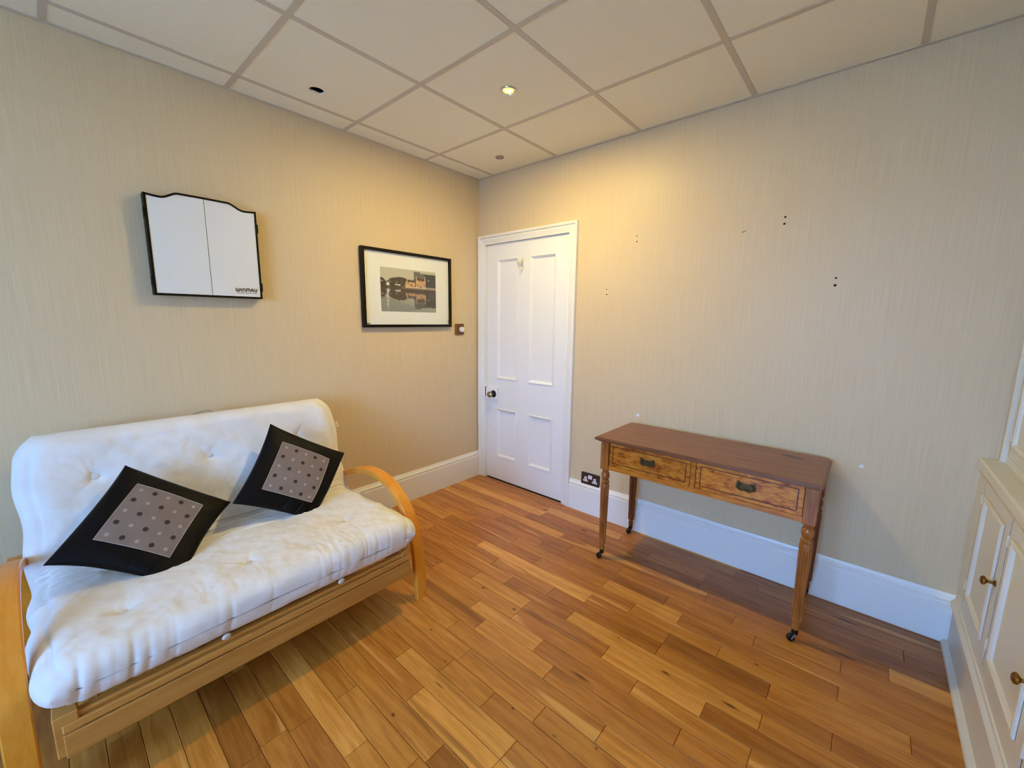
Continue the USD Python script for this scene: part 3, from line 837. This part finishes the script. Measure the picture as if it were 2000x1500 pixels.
LEGS = [(1.483, -.448), (2.426, -.448), (1.483, -.066), (2.426, -.066)]


def flute(a, z):
    k = np.clip((z - .115) / .01, 0, 1) * np.clip((.440 - z) / .01, 0, 1)
    return 1 - k * .20 * np.abs(np.cos(a * 6)) ** 3


for i, (lx, ly) in enumerate(LEGS):
    back = i > 1
    blk = bx(lx - .0235, ly - .0235, .548, lx + .0235, ly + .0235, TZ - .026, .002)
    prof = [(.0225, .548), (.0215, .542), (.0165, .534), (.0165, .530), (.0205, .526), (.0235, .516), (.0235, .503), (.0205, .490), (.0175, .484), (.0195, .480), (.0235, .474), (.0235, .468), (.0215, .463), (.0240, .452)]
    zz = np.linspace(.440, .105, 30)
    prof += [(.0245 - (.440 - z) * .016, z) for z in zz] + [(.0180, .098), (.0125, .092), (.0125, .084), (.0145, .074), (.0140, .062), (.0115, .055)]
    leg = lathe(prof[::-1], 96, flute)
    leg.apply_translation((lx, ly, 0))
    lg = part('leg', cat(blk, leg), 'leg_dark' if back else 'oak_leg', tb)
    dx, dy = (-.012, -.010) if not back else (-.006, -.014)
    cup = lathe([(.009, .030), (.0125, .036), (.0125, .056), (.010, .060)], 20)
    cup.apply_translation((lx, ly, 0))
    ax = np.array([dy, -dx, 0]) / math.hypot(dx, dy)
    wh = lathe([(.008, -.0095), (.0145, -.008), (.0158, -.003), (.0158, .003), (.0145, .008), (.008, .0095)], 28)
    wh = place(wh, (lx + dx, ly + dy, .0158), (dx / math.hypot(dx, dy), dy / math.hypot(dx, dy), 0), (0, 0, 1), ax)
    fork = [hull([np.array([lx + dx * q, ly + dy * q, z]) + ax * (s * .0115) + np.array(o) * .003 for q, z in ((1.1, .016), (.2, .036)) for o in ((1, 0, 1), (-1, 0, 1), (0, 1, -1), (0, -1, -1))]) for s in (-1, 1)]
    fork.append(bx(lx - .010, ly - .010, .031, lx + .010, ly + .010, .037, .001))
    sub('castor', cat(cup, *fork, wh), 'dark_iron', lg, label='dark castor')
AY = -.463
part('top_rail', bx(1.5065, AY, .708, 2.4025, AY + .02, TZ - .0265), 'oak_table', tb, False)
part('bottom_rail', bx(1.5065, AY, .550, 2.4025, AY + .02, .574, .001), 'oak_table', tb, False)
part('drawer_divider', bx(1.945, AY, .574, 1.967, AY + .02, .708), 'oak_table', tb, False)
part('side_rail', bx(1.470, -.424, .552, 1.490, -.090, TZ - .0265), 'oak_table', tb, False)
part('side_rail', bx(2.419, -.424, .552, 2.439, -.090, TZ - .0265), 'oak_table', tb, False)
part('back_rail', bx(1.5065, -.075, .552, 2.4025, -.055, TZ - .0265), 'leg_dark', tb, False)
part('drawer_void', bx(1.508, AY + .021, .575, 2.401, AY + .03, .707), 'gap_dark', tb, False)
for (a, b_, hx, rr) in ((1.5085, 1.9435, 1.727, 1), (1.9685, 2.4010, 2.186, 2)):
    d = part('drawer', bx(a + .001, AY + .001, .5755, b_ - .001, AY + .019, .7065, .0008), 'oak_burr', tb, False)
    o = sbox(a + .020, .592, b_ - .020, .692)
    sub('inlay_line', place(prism(o.difference(o.buffer(-.0042, join_style=2)), .0012), (0, AY + .0018, 0), *FARW), 'inlay', d, False)
    # bat-wing back plate and drop handle
    L = [(0, .013), (.010, .012), (.016, .018), (.022, .014), (.026, .021), (.036, .022), (.040, .012), (.037, .006), (.042, .000), (.040, -.012), (.034, -.018), (.026, -.014), (.020, -.020), (.012, -.016), (.006, -.022), (0, -.018)]
    pl = Polygon(L + [(-q, z) for q, z in L[::-1]]).buffer(.001).buffer(-.0008)
    h = sub('handle_plate', place(prism(pl, .0025), (hx, AY + .001, .645), *FARW), 'bronze', d, 30, label='dark bronze bat-wing handle plate')
    bail = spline([(hx - .027, AY - .004, .652), (hx - .030, AY - .012, .640), (hx - .018, AY - .016, .629), (hx, AY - .016, .632), (hx + .018, AY - .016, .629), (hx + .030, AY - .012, .640), (hx + .027, AY - .004, .652)], 30)
    knobs = [place(lathe([(.006, 0), (.006, .005), (.004, .009), (.002, .010)], 12), (hx + s * .027, AY - .001, .652), *FARW) for s in (-1, 1)]
    sub('bail_pull', cat(tube(bail, .0028, 8), *knobs), 'bronze', d, label='bronze drop pull')

# ------------------------------------------------------------------ futon sofa
sf = thing('futon_sofa', 'low futon sofa with bentwood arms and a buttoned cream mattress', 'sofa')
ARM = [(.992, .0005), (.988, .10), (.976, .22), (.950, .345), (.905, .425), (.850, .480), (.780, .525), (.690, .556), (.580, .566), (.470, .552), (.370, .523), (.250, .478), (.150, .440)]
ap = spline(ARM, 90)
tg = np.gradient(ap, axis=0)
tg /= np.linalg.norm(tg, axis=1, keepdims=True)
nr = np.stack([tg[:, 1], -tg[:, 0]], 1)          # outwards (up / forwards)
nr[nr[:, 1] + nr[:, 0] < 0] *= -1


def arm(y0, y1, th=.030):
    """Laminated band bent along the arm line, with eased edges."""
    e = .004
    rows = []
    for (px, pz), (n0, n1) in zip(ap, nr):
        sec = [(0, y0 + e), (0, y1 - e), (-e, y1), (-th + e, y1), (-th, y1 - e), (-th, y0 + e), (-th + e, y0), (-e, y0)]
        rows.append([(px + n0 * o, y, pz + n1 * o) for o, y in sec])
    R = np.array(rows)
    n, m_ = R.shape[:2]
    V = R.reshape(-1, 3)
    V[:, 2] = np.maximum(V[:, 2], .0005)
    F = []
    for i in range(n - 1):
        for j in range(m_):
            k = (j + 1) % m_
            F += [[i * m_ + j, (i + 1) * m_ + k, i * m_ + k], [i * m_ + j, (i + 1) * m_ + j, (i + 1) * m_ + k]]
    for j in range(1, m_ - 1):
        F += [[0, j, j + 1], [(n - 1) * m_, (n - 1) * m_ + j + 1, (n - 1) * m_ + j]]
    m2 = trimesh.Trimesh(V, np.array(F), process=False)
    trimesh.repair.fix_normals(m2)
    return m2


YR, YL = (-1.392, -1.334), (-2.662, -2.602)      # right and left arm, across
part('armrest', arm(*YR), 'beech_arm', sf)
part('armrest', arm(*YL), 'beech_arm', sf)
for (a, b_) in (YR, YL):
    part('rear_leg', bx(.125, a + .006, .0005, .165, b_ - .006, .445, .003), 'beech_arm', sf, False)
YA, YZ = -1.438, -2.556                          # rail ends
rl = part('front_rail', bx(.976, YZ, .172, 1.010, YA, .243, .0025), 'sofa_rail', sf, False)
part('rail_moulding', bx(.972, YZ, .2465, 1.007, YA, .271, .003), 'sofa_rail', sf, False)
part('rail_cap', bx(.968, YZ, .2715, .996, YA, .287, .004), 'sofa_rail', sf, False)
part('corner_block', bx(.945, YZ - .016, .176, 1.003, YZ + .034, .300, .003), 'sofa_rail', sf, False)
part('corner_block', bx(.945, YA - .036, .176, .998, YA + .003, .293, .003), 'sofa_rail', sf, False)
for y in (YZ - .010, YA - .028):
    part('side_rail', bx(.14, y, .190, .965, y + .026, .280, .003), 'sofa_rail', sf, False)
for y in (YL[1], YA + .003):
    y2 = YZ - .014 if y < -2 else YR[0]
    part('pivot_bolt', bx(.60, y - .004, .215, .63, y2 + .004, .245, .004), 'dark_iron', sf, False)
part('back_rail', bx(.14, YZ, .190, .17, YA, .270, .003), 'sofa_rail', sf, False)
for k, x in enumerate(np.linspace(.26, .920, 8)):
    part('seat_slat', bx(x - .025, YZ + .018, .2685 + .004 * k, x + .025, YA - .030, .2835 + .004 * k, .002), 'sofa_rail', sf, False)
for y in np.linspace(YZ + .05, YA - .05, 4):
    part('back_slat', hull([(a, y + s * .02, z) for s in (-1, 1) for a, z in ((.175, .26), (.195, .26), (.042, .80), (.060, .80))]), 'sofa_rail', sf, False)

# mattress: one folded, buttoned pad built along a bent centre line
TH = .076                                        # half thickness
raw = [(.112, .905), (.150, .775), (.188, .645), (.226, .520), (.258, .440), (.318, .378), (.400, .358), (.520, .362), (.650, .367), (.780, .373), (.900, .376), (1.022, .370)]
cl = spline(raw, 400)
# even spacing
dl_ = np.r_[0, np.cumsum(np.linalg.norm(np.diff(cl, axis=0), axis=1))]
NS = 330
S = np.linspace(0, dl_[-1], NS)
cl = np.stack([np.interp(S, dl_, cl[:, 0]), np.interp(S, dl_, cl[:, 1])], 1)
for _ in range(30):
    cl[1:-1] = (cl[:-2] + 2 * cl[1:-1] + cl[2:]) / 4
LEN = S[-1]
tgm = np.gradient(cl, axis=0)
tgm /= np.linalg.norm(tgm, axis=1, keepdims=True)
nm = np.stack([-tgm[:, 1], tgm[:, 0]], 1)        # towards the sitter
MY0, MY1 = -2.604, -1.380
NV = 330


def s_at(z=None, x=None):
    """Path length where the back reaches height z, or the seat reaches depth x (front face of the pad)."""
    if z is not None:
        f = cl + nm * TH
        k = np.argmin(np.abs(f[:150, 1] - z))
    else:
        k = 150 + np.argmin(np.abs(cl[150:, 0] - x))
    return S[k]


SB = [(s_at(z=.730), -2.392), (s_at(z=.728), -2.005), (s_at(z=.735), -1.615), (s_at(x=.815), -2.400), (s_at(x=.820), -2.040), (s_at(x=.760), -1.635)]
FOLD = s_at(z=.45)
rg = np.random.default_rng(11)
CREASE = [(FOLD + .035, .014, 0.1, 1.0), (FOLD + .075, .012, .45, 1.0), (FOLD + .120, .011, .0, .66), (FOLD + .165, .010, .25, .95), (FOLD + .205, .009, .0, .6), (FOLD + .25, .006, .35, .8), (FOLD - .02, .008, .6, 1.)]
GFRONT = [(rg.uniform(MY0 + .06, MY1 - .06), rg.uniform(.001, .0034), rg.uniform(.005, .011)) for _ in range(28)]
GATH = [(rg.uniform(.12, .97), rg.uniform(LEN - .13, LEN - .04), rg.uniform(.04, .08), rg.uniform(.0008, .0022), rg.uniform(-.3, .3)) for _ in range(20)]
RAYS = [(k, rg.uniform(0, 2 * math.pi), rg.uniform(.05, .13), rg.uniform(.0018, .0045)) for k in range(6) for _ in range(6)]


def relief(s, y):
    """Height of the sitter's side above the smooth pad."""
    v = (y - MY0) / (MY1 - MY0)
    P = np.stack([s * 1.0, y * 1.0, s * 0], -1)
    h = .008 * (meshkit.fbm(P * 7, 3, 5) - .5) * 2 + .003 * (meshkit.fbm(P * 26, 2, 8) - .5) * 2
    for (bs, by) in SB:
        r = np.hypot(s - bs, y - by)
        h = h - .014 * np.exp(-(r / .022) ** 2) - .009 * np.exp(-(r / .090) ** 2)
    for (k, a, ln, dp) in RAYS:
        bs, by = SB[k]
        u = (s - bs) * math.cos(a) + (y - by) * math.sin(a)
        t = -(s - bs) * math.sin(a) + (y - by) * math.cos(a) + .12 * u * u * (1 if a > 3 else -1) * 4
        h = h - dp * np.exp(-(t / .0065) ** 2) * np.clip(u / .02, 0, 1) * np.clip(1 - u / ln, 0, 1)
    for (cs, dp, a, b_) in CREASE:
        wob = .018 * (meshkit.fbm(np.stack([y * 3, y * 0 + cs * 30, y * 0], -1), 2, 4) - .5) * 2
        h = h - dp * np.exp(-((s - cs - wob) / .0065) ** 2) * np.clip((v - a) / .1, 0, 1) * np.clip((b_ - v) / .1, 0, 1)
    for (gv, gs, ln, dp, sl) in GATH:
        t = (y - (MY0 + gv * (MY1 - MY0))) - sl * (s - gs)
        h = h - dp * np.exp(-(t / .0055) ** 2) * np.exp(-((s - gs) / ln) ** 2)
    # gathers at the near end, beside the fold
    ph = (s - FOLD) / .036 * 2 * math.pi
    h = h - .009 * (.5 + .5 * np.sin(ph + 1.5 * np.sin(ph * .31))) * np.exp(-((v) / .055) ** 2) * np.exp(-((s - FOLD - .13) / .17) ** 2)
    return h


# finer steps towards both ends, where the pad rounds over
base = [(S, cl, nm, tgm)]
RE = (.072, .062)
S2 = np.unique(np.r_[RE[0] * (1 - np.sin(np.linspace(math.pi / 2, 0, 22))), np.linspace(RE[0], LEN - RE[1], 300), LEN - RE[1] * (1 - np.sin(np.linspace(0, math.pi / 2, 26)))])
cl = np.stack([np.interp(S2, S, cl[:, k]) for k in (0, 1)], 1)
nm = np.stack([np.interp(S2, S, nm[:, k]) for k in (0, 1)], 1)
tgm = np.stack([np.interp(S2, S, tgm[:, k]) for k in (0, 1)], 1)
S, NS = S2, len(S2)

# closed loops across the width: front side, right edge, back side, left edge
nF, nE = 250, 14
loop = []
for a in np.linspace(-1, 1, nF):
    loop.append((a, 1.0, 0))
for a in np.linspace(math.pi / 2, -math.pi / 2, nE + 2)[1:-1]:
    loop.append((1, math.sin(a), math.cos(a)))
for a in np.linspace(1, -1, nF):
    loop.append((a, -1.0, 0))
for a in np.linspace(-math.pi / 2, math.pi / 2, nE + 2)[1:-1]:
    loop.append((-1, math.sin(a), math.cos(a)))
loop = np.array(loop)
V = []
for i in range(NS):
    e = min(S[i], LEN - S[i])
    ends = 0 if S[i] < LEN / 2 else 1
    R_ = RE[ends]
    q_ = (2.0, 2.3)[ends]
    k = max(0.0, 1 - (1 - min(1, e / R_)) ** q_) ** (1 / q_)
    k = 0.0 if i in (0, NS - 1) else k
    cr = max(0.0, 1 - e / .10)
    inset = .045 * cr ** 2.2 + .006 * math.sin(S[i] * 23)
    if S[i] < .30:                                # softer upper corners of the back
        inset += .02 * max(0, 1 - S[i] / .10) ** 2
    hw = (MY1 - MY0) / 2 - .045 - inset
    yc = (MY0 + MY1) / 2
    y = yc + loop[:, 0] * hw + np.sign(loop[:, 0]) * loop[:, 2] * .048
    ed = np.clip((1 - np.abs(loop[:, 0])) * hw / .05, 0, 1)
    roll = .75 + .25 * np.sqrt(1 - (1 - ed) ** 2)
    o = loop[:, 1] * TH * k * np.where(np.abs(loop[:, 1]) == 1, roll, .75)
    front = loop[:, 1] > .2
    h = relief(np.full(len(y), S[i]), y)
    o = o + np.where(front, h * np.clip(loop[:, 1], 0, 1) * min(1, e / .05), 0)
    gx = np.zeros(len(y))
    if ends == 1 and e < .10:
        for (gy, gd, gw) in GFRONT:
            gx -= gd * np.exp(-((y - gy - .12 * o) / gw) ** 2) * (1 - e / .10) ** .7
        gx += .006 * (meshkit.fbm(np.stack([y * 11, o * 14, y * 0], -1), 3, 2) - .5) * 2 * (1 - e / .10)
    V.append(np.stack([cl[i, 0] + nm[i, 0] * o + tgm[i, 0] * gx, y, cl[i, 1] + nm[i, 1] * o + tgm[i, 1] * gx], 1))
V = np.array(V)
n_, m_ = V.shape[:2]
VV = np.vstack([V.reshape(-1, 3), V[0].mean(0), V[-1].mean(0)])
ii = np.arange(n_ * m_).reshape(n_, m_)
jj = np.roll(ii, -1, 1)
F = np.vstack([np.stack([ii[:-1], jj[:-1], jj[1:]], -1).reshape(-1, 3), np.stack([ii[:-1], jj[1:], ii[1:]], -1).reshape(-1, 3),
               np.stack([np.full(m_, n_ * m_), jj[0], ii[0]], -1), np.stack([np.full(m_, n_ * m_ + 1), ii[-1], jj[-1]], -1)])
mm = trimesh.Trimesh(VV, F, process=False)
mm.merge_vertices(digits_vertex=6)
if mm.volume < 0:
    mm.faces = mm.faces[:, ::-1]
mt = part('mattress', mm, 'futon_cloth', sf, True, label='cream cotton futon mattress')


def on_pad(s, y):
    k = int(np.argmin(np.abs(S - s)))
    o = TH + float(relief(np.array([S[k]]), np.array([y]))[0])
    return np.array([cl[k, 0] + nm[k, 0] * o, y, cl[k, 1] + nm[k, 1] * o]), np.array([nm[k, 0], 0, nm[k, 1]]), np.array([tgm[k, 0], 0, tgm[k, 1]])


for (bs, by) in SB:
    p_, n3, t3 = on_pad(bs, by)
    sub('button', place(lathe([(.004, -.004), (.0125, -.002), (.0135, .002), (.010, .006), (.004, .0075)], 20), p_, t3, np.cross(n3, t3), n3), 'button_cloth', mt, label='covered button')
for (x, y, z) in ((1.010, -2.175, .311), (1.010, -1.775, .311)):
    sub('button', place(lathe([(.004, -.002), (.0125, 0), (.0135, .004), (.010, .008), (.004, .0095)], 20), (x, y, z), (0, 1, 0), (.45, 0, .893), (.893, 0, -.45)), 'button_cloth', mt, label='covered button')
tag_ = Polygon([(-.006, 0), (.026, .004), (.030, -.026), (.0, -.030)])
sub('care_label', place(prism(tag_.difference(tag_.buffer(-.0065, join_style=2)), .0015), (.172, -1.384, .756), (0, 1, 0), (-.3, 0, .954), (.954, 0, .3)), 'tag_white', mt, False, label='white care label loop')
sub('strap_loop', tube(spline([(.09, -2.045, .880), (.09, -2.030, .900), (.09, -1.998, .910), (.09, -1.965, .912), (.09, -1.945, .885)], 20), .0042, 8), 'loop_grey', mt, label='grey strap loop behind the mattress')


# ------------------------------------------------------------------ cushions
def cushion(label, c, X, Y, size, q, thick, seed, fold, shape):
    """Square scatter cushion: c is the middle of the sewn panel; X, Y its axes."""
    X, Y = np.array(X, float), np.array(Y, float)
    X /= np.linalg.norm(X)
    Y -= X * (X @ Y)
    Y /= np.linalg.norm(Y)
    Z = np.cross(X, Y)
    cc = np.array(c) - Z * thick
    t = thing('scatter_cushion', label, 'cushion', 'black scatter cushions on the sofa')
    N = 84
    a = np.linspace(-1, 1, N)
    U, W = np.meshgrid(a, a)

    def surf(u, v, side):
        edge = np.clip((1 - u ** 2) * (1 - v ** 2), 0, 1)
        pinch = 1 - .07 * ((1 - np.abs(v) ** 2) * np.abs(u) ** 3)
        pinch2 = 1 - .07 * ((1 - np.abs(u) ** 2) * np.abs(v) ** 3)
        x = u * pinch * size / 2
        y = v * pinch2 * size / 2
        P = np.stack([x * 9 + seed, y * 9, side + x * 0], -1)
        z = side * thick * edge ** .42
        wr = (meshkit.fbm(P * 1.4, 3, seed) - .5)
        z = z + wr * .016 * edge ** .25 * (1 - .9 * np.exp(-((np.maximum(np.abs(u), np.abs(v))) / .62) ** 8))
        # corners
        for (su, sv, dx, dy, dz) in shape:
            k = np.clip((su * u + sv * v) / 2, 0, 1) ** 3
            x, y, z = x + dx * k, y + dy * k, z + dz * k
        # puckers running in from the lower seam
        for j, (pu, am) in enumerate(fold):
            z = z - am * np.exp(-((u - pu - .12 * (v + 1)) / .028) ** 2) * np.exp(-((v + .82) / .16) ** 2) * (side > 0)
        return np.stack([x, y, z], -1)

    top_s, bot = surf(U, W, 1.0), surf(U, W, -1.0)
    ii = np.arange(N * N).reshape(N, N)
    f1 = np.vstack([np.stack([ii[:-1, :-1], ii[:-1, 1:], ii[1:, 1:]], -1).reshape(-1, 3), np.stack([ii[:-1, :-1], ii[1:, 1:], ii[1:, :-1]], -1).reshape(-1, 3)])
    m = trimesh.Trimesh(np.vstack([top_s.reshape(-1, 3), bot.reshape(-1, 3)]), np.vstack([f1, f1[:, ::-1] + N * N]), process=False)
    m.merge_vertices(digits_vertex=6)
    body = part('cover', place(m, cc, X, Y, Z), 'cushion_black', t, 60, label='black satin cushion cover')
    # sewn panel follows the front of the cushion
    k = q / size
    n = 44
    a = np.linspace(-k, k, n)
    U, W = np.meshgrid(a, a)
    g_ = surf(U, W, 1.0) + [0, 0, .0022]
    ii = np.arange(n * n).reshape(n, n)
    f1 = np.vstack([np.stack([ii[:-1, :-1], ii[:-1, 1:], ii[1:, 1:]], -1).reshape(-1, 3), np.stack([ii[:-1, :-1], ii[1:, 1:], ii[1:, :-1]], -1).reshape(-1, 3)])
    low = g_ - [0, 0, .004]
    rim = np.r_[ii[0, :], ii[1:, -1], ii[-1, -2::-1], ii[-2:0:-1, 0]]
    f2 = []
    for i in range(len(rim)):
        j = (i + 1) % len(rim)
        f2 += [[rim[i], rim[i] + n * n, rim[j] + n * n], [rim[i], rim[j] + n * n, rim[j]]]
    pm = trimesh.Trimesh(np.vstack([g_.reshape(-1, 3), low.reshape(-1, 3)]), np.vstack([f1, np.array(f2)]), process=False)
    pn = part('panel', place(pm, cc, X, Y, Z), 'panel_taupe', t, 40, label='taupe panel sewn to the front')
    edge_pts = surf(np.r_[np.linspace(-k, k, 20), np.full(20, k), np.linspace(k, -k, 20), np.full(20, -k)], np.r_[np.full(20, -k), np.linspace(-k, k, 20), np.full(20, k), np.linspace(k, -k, 20)], 1.0) + [0, 0, .0025]
    edge_pts = edge_pts[[i for i in range(80) if i % 20 != 19]]
    sub('panel_piping', place(tube(edge_pts, .0013, 6, True), cc, X, Y, Z), 'panel_edge', pn, True)
    for i in range(5):
        for j in range(5):
            u, v = (-.78 + .39 * i) * k, (-.80 + .40 * j) * k
            o = surf(np.array([u]), np.array([v]), 1.0)[0]
            du = surf(np.array([u + .01]), np.array([v]), 1.0)[0] - o
            dv = surf(np.array([u]), np.array([v + .01]), 1.0)[0] - o
            du /= np.linalg.norm(du)
            nn = np.cross(du, dv)
            nn /= np.linalg.norm(nn)
            dark = (i + j) % 2 == 1
            r = .0085 if dark else .0068
            dsc = place(lathe([(r, 0), (r, .0008), (r * .55, .0015), (r * .5, .0008)], 14), o + nn * .0022, du, np.cross(nn, du), nn)
            sub('dark_dot' if dark else 'pale_dot', place(dsc, cc, X, Y, Z), 'dot_dark' if dark else 'dot_light', pn)
    return t


cushion('black cushion with dotted taupe panel lying at the left end of the sofa', (.524, -2.266, .601), (.35, .77, -.53), (-.62, .62, .49), .400, .240, .046, 3,
        [(.1, .004), (.45, .006), (.7, .006)], [(-1, -1, .014, -.024, -.004), (1, 1, .010, -.012, .004), (1, -1, .006, -.004, .030), (-1, 1, .0, -.004, .0)])
cushion('black cushion with dotted taupe panel propped upright beside the far right arm of the sofa', (.490, -1.712, .623), (.25, .82, -.51), (-.43, .57, .71), .405, .246, .046, 8,
        [(.0, .007), (.35, .009), (.6, .010), (.8, .008)], [(1, -1, -.060, .018, .0), (1, 1, -.006, -.006, .0), (-1, -1, .0, -.006, 0)])
